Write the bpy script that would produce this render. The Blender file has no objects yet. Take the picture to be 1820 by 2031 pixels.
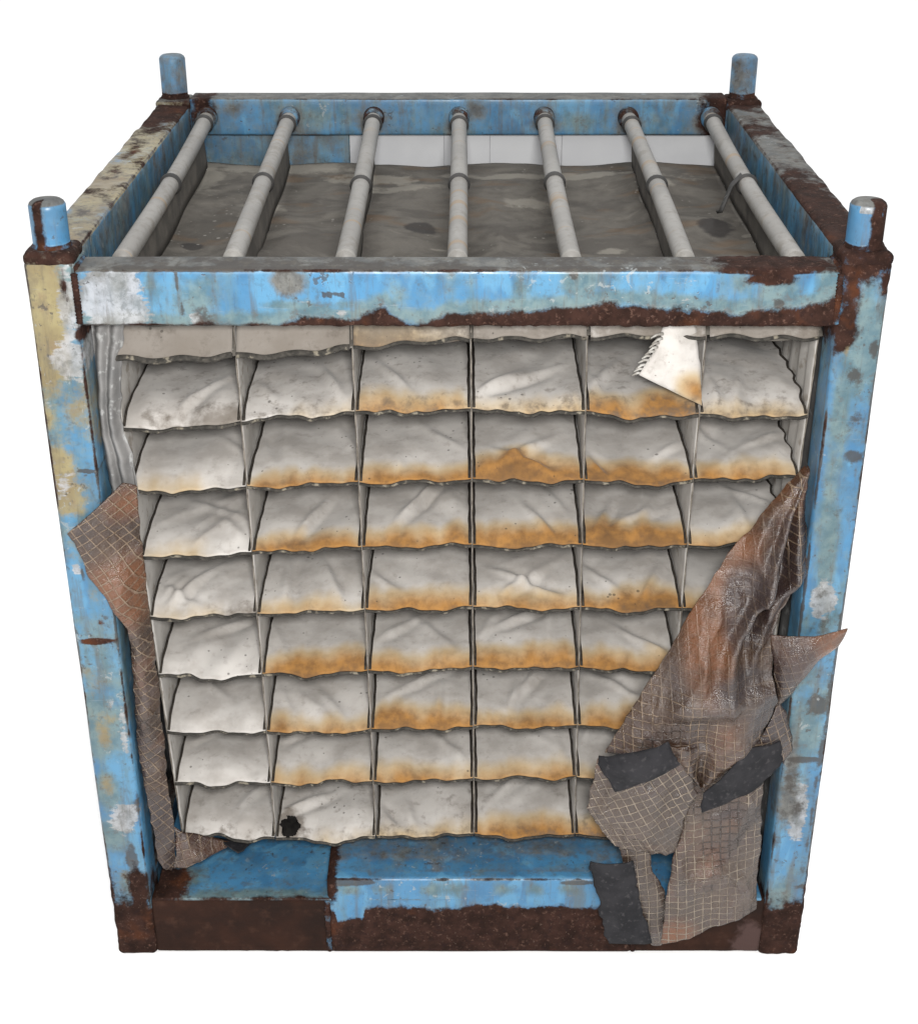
import bpy, math, random
import numpy as np
random.seed(7); rng = np.random.default_rng(7)
scene = bpy.context.scene
col = scene.collection

# ------------------------------------------------------------------ camera
F, PIT, CX, CY, CZ, YAW = 2938.9, 0.4734, 0.0035, -1.9737, 1.8846, -0.0008
H, D, W = 1.2735, 1.0742, 1.2
cam = bpy.data.cameras.new('camera'); co = bpy.data.objects.new('camera', cam); col.objects.link(co)
co.location = (CX, CY, CZ); co.rotation_euler = (math.pi/2 - PIT, 0, -YAW)
cam.sensor_fit = 'HORIZONTAL'; cam.sensor_width = 36; cam.lens = F/1820*36; cam.clip_end = 200; cam.clip_start = .05
scene.camera = co
# ------------------------------------------------------------------ light
world = bpy.data.worlds.new('World'); scene.world = world; world.use_nodes = True
bg = world.node_tree.nodes['Background']; bg.inputs[0].default_value = (1, 1, 1, 1); bg.inputs[1].default_value = 1.06
def area(name, loc, tgt, size, power, colr=(1, 1, 1)):
    l = bpy.data.lights.new(name, 'AREA'); l.shape = 'SQUARE'; l.size = size; l.energy = power; l.color = colr
    o = bpy.data.objects.new(name, l); col.objects.link(o); o.location = loc
    d = np.array(tgt) - np.array(loc); d = d/np.linalg.norm(d)
    o.rotation_euler = (math.acos(-d[2]), 0, math.atan2(d[1], d[0]) - math.pi/2)
    return o
area('softbox_flash', (0.06, -2.0, 2.0), (0, .1, .85), .3, 92, (1, .985, .965))
area('softbox_overhead', (0.2, 1.2, 4.2), (0, .6, 0), 3.0, 70, (.97, .985, 1))
vs = scene.view_settings; vs.view_transform = 'Standard'; vs.look = 'None'; vs.gamma = 1; vs.exposure = 0
scene.cycles.max_bounces = 6; scene.cycles.diffuse_bounces = 3
scene.render.resolution_x = 917; scene.render.resolution_y = 1024

# ------------------------------------------------------------------ helpers
def at(px, py, y=None, z=None, x=None):
    """point of the place seen at photo position (1820 px wide), on the plane y=, z= or x="""
    c, s = math.cos(YAW), math.sin(YAW)
    fw = np.array([s*math.cos(PIT), c*math.cos(PIT), -math.sin(PIT)]); rt = np.array([c, -s, 0]); up = np.cross(rt, fw)
    d = fw + rt*(px-910)/F + up*(1015.5-py)/F; o = np.array([CX, CY, CZ])
    if y is not None: t = (y-o[1])/d[1]
    elif z is not None: t = (z-o[2])/d[2]
    else: t = (x-o[0])/d[0]
    return o + t*d
ALB = .5     # photo values are read under about 1.5 units of light
def lin(r, g, b, k=ALB):
    f = lambda c: (c/255/12.92 if c <= 10 else ((c/255+.055)/1.055)**2.4)*k
    return (f(r), f(g), f(b), 1)
def hash3(i, j, k, seed):
    h = (i*374761393 + j*668265263 + k*2147483647 + seed*1274126177) & 0xFFFFFFFF
    h = ((h ^ (h >> 13))*1274126177) & 0xFFFFFFFF
    return ((h ^ (h >> 16)) & 0xFFFF)/65535.0
def vnoise(p, seed=0):
    p = np.asarray(p, float); i = np.floor(p).astype(np.int64); f = p-i; f = f*f*(3-2*f); r = 0
    for a in (0, 1):
        for b in (0, 1):
            for c in (0, 1):
                w = (f[:, 0] if a else 1-f[:, 0])*(f[:, 1] if b else 1-f[:, 1])*(f[:, 2] if c else 1-f[:, 2])
                r = r + w*hash3(i[:, 0]+a, i[:, 1]+b, i[:, 2]+c, seed)
    return r
def fbm(p, scale, seed=0, octv=3):
    p = np.asarray(p, float); r = 0; a = .5
    for o in range(octv):
        r = r + a*(vnoise(p*scale*(2**o), seed+o)-.5); a *= .5
    return r            # about -.4 .. .4
def ridged(p, scale, seed=0, octv=2):
    r = 0; a = .6
    for o in range(octv): r = r + a*(1-np.abs(vnoise(np.asarray(p)*scale*(1.9**o), seed+o)-.5)*2)**2.2; a *= .45
    return r            # 0 .. ~.9, narrow crests
def mesh(name, V, Fc, mat, parent=None, attrs=None, uv=None, smooth=True, solid=0):
    V = np.asarray(V, float)
    if parent is not None:
        off = np.zeros(3); q = parent
        while q is not None: off += np.array(q.location); q = q.parent
        V = V - off
    me = bpy.data.meshes.new(name); me.from_pydata(V.tolist(), [], [tuple(int(i) for i in f) for f in Fc])
    if attrs:
        for k, A in attrs.items():
            at_ = me.attributes.new(k, 'FLOAT_COLOR', 'POINT')
            C = np.ones((len(V), 4)); C[:, :A.shape[1]] = A; at_.data.foreach_set('color', C.ravel().astype(np.float32))
    if uv is not None:
        ul = me.uv_layers.new(name='UVMap'); idx = np.empty(len(me.loops), np.int32); me.loops.foreach_get('vertex_index', idx)
        ul.data.foreach_set('uv', np.asarray(uv, np.float32)[idx].ravel())
    if smooth: me.polygons.foreach_set('use_smooth', [True]*len(me.polygons))
    me.materials.append(mat)
    o = bpy.data.objects.new(name, me); col.objects.link(o)
    if parent is not None: o.parent = parent
    if solid:
        m = o.modifiers.new('Solidify', 'SOLIDIFY'); m.thickness = solid; m.offset = 0
    return o
def tag(o, label=None, cat=None, group=None, kind=None):
    if label: o['label'] = label
    if cat: o['category'] = cat
    if group: o['group'] = group
    if kind: o['kind'] = kind
    return o
def empty(name, loc, label, cat, group=None):
    o = bpy.data.objects.new(name, None); col.objects.link(o); o.location = loc; o.empty_display_size = .05
    return tag(o, label, cat, group)
def axis_pts(a, b, step, r):
    n = max(1, int(round((b-a-2*r)/step)))
    e = [a + r*(1-math.cos(t*math.pi/6))*1.0 if 0 else a + r*t/3 for t in range(3)]
    return np.array(e + list(np.linspace(a+r, b-r, n+1)) + [b - r*t/3 for t in (2, 1, 0)])
def rbox(lo, hi, r=.004, step=(.02, .02, .02)):
    """rounded box as a fine grid, so that wear can follow the surface"""
    ax = [axis_pts(lo[i], hi[i], step[i], r) for i in range(3)]
    V = []; Fc = []; idx = {}
    def vid(i, j, k):
        key = (i, j, k)
        if key not in idx: idx[key] = len(V); V.append((ax[0][i], ax[1][j], ax[2][k]))
        return idx[key]
    n = [len(a)-1 for a in ax]
    for (a, b, c) in ((0, 1, 2), (1, 2, 0), (2, 0, 1)):
        for s in (0, n[c]):
            for i in range(n[a]):
                for j in range(n[b]):
                    q = []
                    for (di, dj) in ((0, 0), (1, 0), (1, 1), (0, 1)):
                        m = [0, 0, 0]; m[a] = i+di; m[b] = j+dj; m[c] = s; q.append(vid(*m))
                    Fc.append(q if s else q[::-1])
    V = np.array(V); lo = np.array(lo); hi = np.array(hi)
    Q = np.clip(V, lo+r, hi-r); d = V-Q; L = np.linalg.norm(d, axis=1, keepdims=True); L[L == 0] = 1
    Nn = d/L
    return Q + Nn*r, Fc, Nn
def tube_mesh(P, rad, n=10, cap=True):
    P = np.asarray(P, float); m = len(P); rad = np.broadcast_to(rad, (m,))
    T = np.gradient(P, axis=0); T /= np.linalg.norm(T, axis=1, keepdims=True)
    ref = np.array([0, 0, 1.]) if abs(T[:, 2]).mean() < .8 else np.array([1., 0, 0])
    A = np.cross(T, ref); A /= np.linalg.norm(A, axis=1, keepdims=True); B = np.cross(A, T)
    ang = np.linspace(0, 2*math.pi, n, endpoint=False)
    V = (P[:, None] + rad[:, None, None]*(np.cos(ang)[None, :, None]*A[:, None] + np.sin(ang)[None, :, None]*B[:, None])).reshape(-1, 3)
    Fc = [(i*n+j, i*n+(j+1) % n, (i+1)*n+(j+1) % n, (i+1)*n+j) for i in range(m-1) for j in range(n)]
    if cap: Fc += [tuple(range(n))[::-1], tuple((m-1)*n+j for j in range(n))]
    return V, Fc
def lathe(profile, c, n=24):
    """profile (r, z) turned round the vertical through c"""
    ang = np.linspace(0, 2*math.pi, n, endpoint=False); V = []
    for r, z in profile:
        for a in ang: V.append((c[0]+r*math.cos(a), c[1]+r*math.sin(a), c[2]+z))
    m = len(profile)
    Fc = [(i*n+j, i*n+(j+1) % n, (i+1)*n+(j+1) % n, (i+1)*n+j) for i in range(m-1) for j in range(n)]
    Fc += [tuple((m-1)*n+j for j in range(n)), tuple(range(n))[::-1]]
    return np.array(V), Fc
def grid_faces(nu, nv): return [(j*nu+i, j*nu+i+1, (j+1)*nu+i+1, (j+1)*nu+i) for j in range(nv-1) for i in range(nu-1)]

# ------------------------------------------------------------------ node helpers
class NT:
    def __init__(s, name):
        s.m = bpy.data.materials.new(name); s.m.use_nodes = True; s.t = s.m.node_tree; s.b = s.t.nodes['Principled BSDF']
    def n(s, typ, inp=None, **props):
        nd = s.t.nodes.new('ShaderNode'+typ)
        for k, v in props.items(): setattr(nd, k, v)
        for k, v in (inp or {}).items(): s.set(nd.inputs[k], v)
        return nd
    def set(s, sock, v):
        if isinstance(v, bpy.types.NodeSocket): s.t.links.new(v, sock)
        else: sock.default_value = v
    def noise(s, scale, detail=4, rough=.55, vec=None, dist=0):
        i = {'Scale': scale, 'Detail': detail, 'Roughness': rough, 'Distortion': dist}
        if vec is not None: i['Vector'] = vec
        return s.n('TexNoise', i).outputs['Fac']
    def vor(s, scale, vec=None, feature='F1', out='Distance'):
        i = {'Scale': scale}
        if vec is not None: i['Vector'] = vec
        return s.n('TexVoronoi', i, feature=feature).outputs[out]
    def step(s, v, lo, hi, a=0., b=1.):
        return s.n('MapRange', {0: v, 1: lo, 2: hi, 3: a, 4: b}, interpolation_type='SMOOTHSTEP').outputs[0]
    def math(s, op, a, b=0., c=0.): return s.n('Math', {0: a, 1: b, 2: c}, operation=op).outputs[0]
    def mix(s, f, a, b): return s.n('Mix', {0: f, 6: a, 7: b}, data_type='RGBA').outputs[2]
    def attr(s, name):
        a = s.n('Attribute', attribute_name=name); q = s.n('SeparateColor', {0: a.outputs['Color']}); return q.outputs[0], q.outputs[1], q.outputs[2]
    def coord(s):
        tc = s.n('TexCoord').outputs['Object']; r = s.n('ObjectInfo').outputs['Random']
        v = s.n('VectorMath', {0: tc, 1: s.n('CombineXYZ', {0: s.math('MULTIPLY', r, 13.), 1: s.math('MULTIPLY', r, 7.), 2: s.math('MULTIPLY', r, 5.)}).outputs[0]}, operation='ADD')
        return v.outputs[0]
    def scale(s, v, x, y, z): return s.n('VectorMath', {0: v, 1: (x, y, z)}, operation='MULTIPLY').outputs[0]
    def bump(s, h, strength, dist=.002, normal=None):
        i = {'Strength': strength, 'Distance': dist, 'Height': h}
        if normal is not None: i['Normal'] = normal
        return s.n('Bump', i).outputs[0]
    def out(s, color, rough=.5, normal=None, spec=.5, metallic=0.):
        s.set(s.b.inputs['Base Color'], color); s.set(s.b.inputs['Roughness'], rough); s.set(s.b.inputs['Specular IOR Level'], spec)
        s.set(s.b.inputs['Metallic'], metallic)
        if normal is not None: s.set(s.b.inputs['Normal'], normal)
        return s.m

# worn paint: m1 = rust, pale, ochre ; m2 = dull green-grey, grime, dust with haze painted at the back
def make_paint():
    t = NT('worn_blue_paint'); v = t.coord()
    ru, pa, oc = t.attr('m1'); du, gr, ds = t.attr('m2')
    n1 = t.noise(9, 4, .6, v); n2 = t.noise(34, 5, .65, v); n3 = t.noise(120, 4, .7, v); big = t.noise(4, 2, .5, v)
    streak = t.noise(1, 4, .6, t.scale(v, 45, 45, 5)); nE = t.noise(24, 9, .72, v); nF = t.noise(64, 7, .75, v)
    patch = t.noise(1, 3, .6, t.scale(v, 14, 14, 6), .4)
    blue = t.mix(t.step(n1, .4, .6), lin(68, 124, 166), lin(82, 146, 190))
    blue = t.mix(t.math('MULTIPLY', t.step(patch, .53, .6), .75), blue, lin(102, 164, 202))
    blue = t.mix(t.math('MULTIPLY', t.step(patch, .47, .4), .5), blue, lin(88, 130, 158))
    blue = t.mix(t.math('MULTIPLY', t.step(streak, .52, .7), .6), blue, lin(98, 138, 158))
    blue = t.mix(t.math('MULTIPLY', t.step(n2, .55, .7), .4), blue, lin(112, 146, 164))
    def thr(m, amp=.5, w=.07, nz=nE):
        x = t.math('ADD', m, t.math('MULTIPLY', t.math('SUBTRACT', nz, .5), amp)); return t.step(x, .5-w, .5+w)
    dull_c = t.mix(t.step(n2, .35, .65), lin(86, 112, 116), lin(122, 142, 138))
    dull_c = t.mix(t.step(nF, .55, .66), dull_c, lin(112, 110, 98))
    c = t.mix(t.math('MULTIPLY', thr(du, 1.3, .2, t.math('ADD', t.math('MULTIPLY', nE, .45), t.math('ADD', t.math('MULTIPLY', streak, .3), t.math('MULTIPLY', nF, .25)))), .85), blue, dull_c)
    c = t.mix(t.math('MULTIPLY', t.step(nF, .54, .64), .3), c, lin(70, 92, 104))
    oc_c = t.mix(t.step(n1, .35, .65), lin(144, 124, 82), lin(174, 158, 108))
    oc_c = t.mix(t.math('MULTIPLY', t.step(n2, .5, .68), .7), oc_c, lin(146, 120, 84))
    oc_c = t.mix(t.math('MULTIPLY', t.step(nE, .5, .6), .6), oc_c, lin(134, 118, 86)); oc_c = t.mix(t.math('MULTIPLY', t.step(nF, .56, .64), .6), oc_c, lin(108, 100, 84))
    c = t.mix(t.math('MULTIPLY', thr(oc, 1.0, .14), .92), c, oc_c)
    pa_c = t.mix(t.step(n2, .35, .65), lin(152, 151, 147), lin(196, 196, 198))
    pa_c = t.mix(t.math('MULTIPLY', t.step(nF, .5, .6), .7), pa_c, lin(128, 128, 124)); scr = t.noise(1, 5, .7, t.scale(v, 22, 30, 150))
    c = t.mix(t.math('MULTIPLY', thr(t.math('ADD', pa, t.math('MULTIPLY', t.math('SUBTRACT', scr, .5), .7)), 1.3, .07), .85), c, pa_c)
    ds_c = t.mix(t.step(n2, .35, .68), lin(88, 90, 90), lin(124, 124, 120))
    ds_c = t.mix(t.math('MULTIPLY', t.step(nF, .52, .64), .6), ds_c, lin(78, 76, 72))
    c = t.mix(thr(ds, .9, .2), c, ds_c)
    c = t.mix(t.math('MULTIPLY', thr(gr, 1.3, .1), .85), c, lin(62, 56, 51))
    c = t.mix(t.math('MULTIPLY', t.step(t.noise(1, 5, .65, t.scale(v, 60, 60, 7)), .52, .68), .5), c, lin(98, 92, 82))
    fine = t.noise(1, 6, .75, t.scale(v, 180, 180, 60)); c = t.mix(t.math('MULTIPLY', t.step(fine, .56, .68), .35), c, lin(74, 78, 80)); scx = t.noise(1, 4, .6, t.scale(v, 16, 16, 420), 1.); c = t.mix(t.math('MULTIPLY', t.step(scx, .67, .72), .4), c, lin(168, 178, 184))
    # pits and chips scattered over the paint
    nf = t.noise(95, 3, .6, v); reg = t.noise(13, 3, .6, v)
    pit = t.step(t.math('ADD', nf, t.math('MULTIPLY', t.math('SUBTRACT', reg, .5), .55)), .68, .74)
    pit = t.math('MULTIPLY', pit, .7)
    c = t.mix(pit, c, lin(74, 70, 68))
    chip = t.step(t.math('ADD', t.noise(60, 4, .65, v, .5), t.math('MULTIPLY', t.math('SUBTRACT', big, .5), .5)), .68, .74)
    c = t.mix(t.math('MULTIPLY', chip, .6), c, lin(170, 176, 176))
    # rust
    rm = thr(ru, 1.2, .12); halo = t.math('SUBTRACT', thr(ru, 1.2, .26), rm)
    c = t.mix(t.math('MULTIPLY', t.math('MAXIMUM', halo, 0.), .75), c, t.mix(t.step(nF, .44, .58), lin(112, 118, 108), lin(112, 84, 62)))
    rc = t.mix(t.step(n2, .3, .7), lin(44, 30, 25), lin(70, 48, 41))
    rc = t.mix(t.math('MULTIPLY', t.step(n3, .56, .72), .7), rc, lin(118, 90, 78))
    rc = t.mix(t.math('MULTIPLY', t.step(n1, .58, .72), .55), rc, lin(112, 66, 40))
    rc = t.mix(t.step(t.noise(210, 2, .6, v), .66, .76, 0., .5), rc, lin(140, 118, 106))
    rc = t.mix(t.math('MULTIPLY', t.step(t.noise(75, 3, .6, v), .56, .66), .6), rc, lin(48, 34, 32))
    c = t.mix(rm, c, rc)
    h = t.math('ADD', t.math('MULTIPLY', rm, t.math('ADD', t.math('MULTIPLY', n3, 2.2), .3)), t.math('MULTIPLY', n2, .35))
    h = t.math('SUBTRACT', h, t.math('MULTIPLY', pit, .6))
    rough = t.mix(rm, t.mix(t.step(n2, .3, .7), (.3, .3, .3, 1), (.48, .48, .48, 1)), (.85, .85, .85, 1))
    rough = t.mix(thr(ds, .5, .25), rough, (.75, .75, .75, 1))
    return t.out(c, rough, t.bump(h, .55, .0016), t.math('MULTIPLY_ADD', rm, -.34, .4))
def make_deep_rust():
    t = NT('deep_rust'); v = t.coord(); ru, pa, oc = t.attr('m1')
    n1 = t.noise(7, 4, .6, v); n2 = t.noise(40, 5, .65, v); n3 = t.noise(150, 3, .7, v)
    c = t.mix(t.step(n1, .35, .65), lin(40, 25, 19), lin(62, 37, 26)); c = t.mix(t.math('MULTIPLY', t.step(n2, .5, .75), .6), c, lin(80, 54, 42))
    c = t.mix(t.step(t.math('ADD', pa, t.math('MULTIPLY', t.math('SUBTRACT', n2, .5), .5)), .42, .58), c, lin(88, 68, 64))
    c = t.mix(t.math('MULTIPLY', t.step(t.math('ADD', oc, t.math('MULTIPLY', t.math('SUBTRACT', n2, .5), .9)), .45, .55), .9), c, lin(96, 138, 152))
    return t.out(c, .8, t.bump(t.math('ADD', n3, n2), .5, .0015), .12)
def make_cloth():
    t = NT('stained_cloth'); v = t.coord(); st, dirt, fr = t.attr('m1')
    n1 = t.noise(14, 4, .6, v); n2 = t.noise(60, 4, .6, v); n3 = t.noise(420, 2, .6, v)
    c = t.mix(t.step(n1, .35, .68), lin(228, 223, 217), lin(198, 192, 185))
    c = t.mix(t.math('MULTIPLY', t.step(n2, .55, .75), .35), c, lin(160, 152, 144))
    s = t.math('ADD', st, t.math('MULTIPLY', t.math('SUBTRACT', n1, .5), .3))
    s2 = t.math('ADD', s, t.math('MULTIPLY', t.math('SUBTRACT', n2, .5), .18))
    c = t.mix(t.math('MULTIPLY', t.step(s, .08, .5), .75), c, lin(206, 178, 126))
    oc = t.mix(t.step(n2, .35, .7), lin(182, 128, 62), lin(144, 100, 52))
    c = t.mix(t.math('MULTIPLY', t.step(s2, .3, .78), .92), c, oc)
    c = t.mix(t.math('MULTIPLY', t.step(s2, .8, 1.05), .75), c, lin(124, 92, 60))
    dd = t.math('ADD', dirt, t.math('MULTIPLY', t.math('SUBTRACT', n2, .5), .9))
    c = t.mix(t.math('MULTIPLY', t.step(dd, .34, .8), .75), c, lin(122, 111, 99))
    ng = t.noise(30, 8, .72, v); c = t.mix(t.math('MULTIPLY', t.step(ng, .5, .66), t.step(dirt, .1, .6, .04, .4)), c, lin(104, 95, 86))
    sp = t.step(t.math('ADD', t.vor(70, v), t.math('MULTIPLY', t.math('SUBTRACT', n1, .5), 1.1)), -.03, .02, 1., 0.)
    c = t.mix(t.math('MULTIPLY', sp, .6), c, lin(58, 52, 46))
    wv = t.n('TexWave', {'Vector': v, 'Scale': 260., 'Distortion': 1.5}, wave_type='BANDS').outputs['Fac']
    h = t.math('ADD', t.math('MULTIPLY', n3, .5), t.math('ADD', t.math('MULTIPLY', n2, .7), t.math('MULTIPLY', wv, .12)))
    m = t.out(c, .85, t.bump(h, .25, .001), .15)
    t.b.inputs['Sheen Weight'].default_value = .1
    return m
def make_simple(name, c1, c2, rough=.7, sc=30, bump=.3, spec=.4, c3=None, sc3=80):
    t = NT(name); v = t.coord(); n = t.noise(sc, 4, .6, v); n2 = t.noise(sc*5, 3, .6, v)
    c = t.mix(t.step(n, .35, .65), c1, c2)
    if c3: c = t.mix(t.step(t.noise(sc3, 4, .6, v), .56, .66), c, c3)
    return t.out(c, rough, t.bump(t.math('ADD', n, t.math('MULTIPLY', n2, .6)), bump, .0012), spec)
def make_cover():
    t = NT('dusty_cover'); v = t.coord(); dk, lt, _ = t.attr('m1')
    n1 = t.noise(6, 5, .6, v, .6); n2 = t.noise(22, 5, .65, v); n3 = t.noise(180, 3, .6, v)
    c = t.mix(t.step(n1, .32, .68), lin(92, 87, 80), lin(142, 136, 127)); c = t.mix(t.math('MULTIPLY', t.step(n1, .46, .62), .7), c, lin(70, 65, 60)); c = t.mix(t.math('MULTIPLY', t.step(n2, .45, .7), .4), c, lin(74, 68, 62)); c = t.mix(t.math('MULTIPLY', t.step(t.noise(14, 8, .72, v, 1.), .56, .7), .35), c, lin(150, 144, 134))
    c = t.mix(t.math('MULTIPLY', t.step(t.noise(9, 3, .5, t.scale(v, 1, 1.7, 1)), .56, .7), .4), c, lin(124, 96, 66))
    lm = t.step(t.math('ADD', lt, t.math('MULTIPLY', t.math('SUBTRACT', n2, .5), 1.2)), .45, .7)
    c = t.mix(t.math('MULTIPLY', lm, .6), c, lin(170, 164, 152))
    dm = t.step(t.math('ADD', dk, t.math('MULTIPLY', t.math('SUBTRACT', n2, .5), .6)), .42, .6)
    c = t.mix(t.math('MULTIPLY', dm, .85), c, lin(52, 48, 46))
    sp = t.step(t.math('ADD', t.vor(60, v), t.math('MULTIPLY', t.math('SUBTRACT', n1, .5), 1.2)), -.02, .04, 1., 0.)
    c = t.mix(t.math('MULTIPLY', sp, .5), c, lin(186, 182, 174))
    return t.out(c, .8, t.bump(t.math('ADD', n2, t.math('MULTIPLY', n3, .4)), .45, .0025), .25)
def make_tarp(name, base1, base2, thread, cell=.0143, grid=1.0):
    """coated tarpaulin with a reinforcing thread grid following the sheet's own uv"""
    t = NT(name); v = t.coord(); ora, drk, gone = t.attr('m1')
    uv = t.n('UVMap').outputs[0]; q = t.n('SeparateXYZ', {0: uv})
    wob = t.math('MULTIPLY', t.math('SUBTRACT', t.noise(18, 2, .5, v), .5), .006)
    def line(c):
        x = t.math('DIVIDE', t.math('ADD', c, wob), cell); f = t.math('ABSOLUTE', t.math('SUBTRACT', t.math('FRACT', x), .5))
        return t.step(f, .05, .1, 1., 0.)
    g = t.math('MAXIMUM', line(q.outputs[0]), line(q.outputs[1]))
    n1 = t.noise(9, 4, .6, v); n2 = t.noise(45, 4, .65, v); n3 = t.noise(160, 3, .6, v)
    fade = t.step(t.math('ADD', t.noise(11, 3, .55, v), t.math('MULTIPLY', gone, -1.)), .3, .52)
    brk = t.step(t.noise(55, 4, .65, v), .3, .56, .25, 1.)
    gv = t.math('MULTIPLY', t.math('MULTIPLY', g, t.math('ADD', t.math('MULTIPLY', fade, .8), .2)), brk)
    nE = t.noise(20, 8, .7, v)
    c = t.mix(t.step(n1, .35, .65), base1, base2); c = t.mix(t.math('MULTIPLY', t.step(nE, .46, .62), .6), c, lin(84, 68, 64))
    c = t.mix(t.math('MULTIPLY', t.step(t.noise(6, 5, .6, v, .5), .5, .66), .6), c, lin(112, 72, 46))
    c = t.mix(t.math('MULTIPLY', t.step(n2, .56, .7), .3), c, lin(124, 108, 92))
    om = t.step(t.math('ADD', ora, t.math('MULTIPLY', t.math('SUBTRACT', n1, .5), .5)), .3, .8); c = t.mix(t.math('MULTIPLY', t.math('MULTIPLY', om, t.step(nE, .36, .56, .55, 1.)), .85), c, lin(128, 78, 42))
    dm = t.step(t.math('ADD', drk, t.math('MULTIPLY', t.math('SUBTRACT', n1, .5), .5)), .35, .7); c = t.mix(t.math('MULTIPLY', t.math('MULTIPLY', dm, t.step(nE, .36, .56, .6, 1.)), .85), c, lin(52, 42, 43))
    dark_th = t.step(t.noise(7, 2, .5, v), .62, .66)
    th = t.mix(dark_th, thread, lin(58, 46, 40))
    c = t.mix(t.math('MULTIPLY', gv, .85), c, th)
    h = t.math('ADD', t.math('MULTIPLY', gv, 1.6), t.math('ADD', t.math('MULTIPLY', nE, 3.), t.math('MULTIPLY', n3, .4)))
    return t.out(c, t.step(n2, .3, .7, .16, .42), t.bump(h, .8, .0024), .6)
def make_pipe():
    t = NT('grey_pipe'); v = t.coord(); n1 = t.noise(8, 3, .6, v); n2 = t.noise(70, 4, .6, v)
    c = t.mix(t.step(n1, .35, .65), lin(148, 145, 140), lin(164, 161, 156)); c = t.mix(t.math('MULTIPLY', t.step(n2, .5, .72), .4), c, lin(118, 111, 102)); c = t.mix(t.math('MULTIPLY', t.step(t.noise(16, 7, .7, v), .52, .64), .55), c, lin(120, 112, 100))
    bnd = t.step(t.noise(1, 3, .5, t.scale(v, 2, 22, 2)), .59, .65); c = t.mix(t.math('MULTIPLY', bnd, .6), c, lin(164, 134, 92))
    return t.out(c, .5, t.bump(n2, .2, .001), .4)
M = dict(paint=make_paint(), drust=make_deep_rust(), cloth=make_cloth(), cover=make_cover(), pipe=make_pipe(),
    hem=make_simple('dark_hem', lin(56, 54, 50), lin(84, 80, 74), .9, 120, .4, .2, lin(150, 142, 126), 60),
    seam=make_simple('dark_seam', lin(48, 43, 38), lin(72, 66, 58), .9, 120, .3, .2),
    bind=make_simple('edge_binding', lin(108, 101, 92), lin(150, 142, 132), .9, 60, .3, .2),
    wall=make_simple('divider_cloth', lin(226, 222, 216), lin(206, 201, 194), .85, 16, .3, .2, lin(180, 172, 162), 30),
    grey=make_simple('grey_side_sheet', lin(150, 148, 146), lin(122, 121, 120), .6, 14, .3, .4, lin(178, 178, 176), 50),
    band=make_simple('dark_band', lin(40, 40, 43), lin(54, 53, 56), .85, 26, .35, .15, lin(70, 68, 70), 110),
    rubber=make_simple('black_rubber', lin(42, 41, 40), lin(64, 62, 60), .7, 40, .3, .4),
    hanger=make_simple('hanger_strip', lin(88, 84, 78), lin(116, 110, 102), .8, 20, .3, .3),
    white=make_simple('white_board', lin(226, 227, 230), lin(236, 237, 239), .6, 6, .05, .4),
    flap=make_simple('white_flap', lin(206, 205, 203), lin(216, 215, 213), .8, 20, .25, .25),
    thread=make_simple('thread', lin(215, 212, 205), lin(160, 154, 146), .8, 80, .2, .2),
    tarp=make_tarp('brown_tarpaulin', lin(80, 58, 43), lin(56, 43, 36), lin(150, 128, 106)),
    tarp2=make_tarp('grey_brown_tarpaulin', lin(86, 68, 55), lin(66, 52, 43), lin(160, 144, 126)),
    hole_shade=make_simple('hole_shade_tone', lin(26, 24, 23), lin(40, 38, 36), .95, 60, .4, .1),  # shade inside the cloth hole, painted as a dark colour
    clear=make_simple('clear_edge', lin(170, 164, 160), lin(120, 112, 108), .3, 60, .5, .6),
)
def make_floor():
    t = NT('white_floor'); return t.out((.97, .97, .97, 1), .9, None, .1)
M['floor'] = make_floor()

# ------------------------------------------------------------------ setting
g = mesh('ground', [(-40, -30, -.008), (40, -30, -.008), (40, 60, -.008), (-40, 60, -.008)], [(0, 1, 2, 3)], M['floor'], smooth=False)
tag(g, 'plain white studio floor under the steel crate', None, None, 'structure')
Z0 = -.0075   # the crate stands a hair above the sheet

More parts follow.
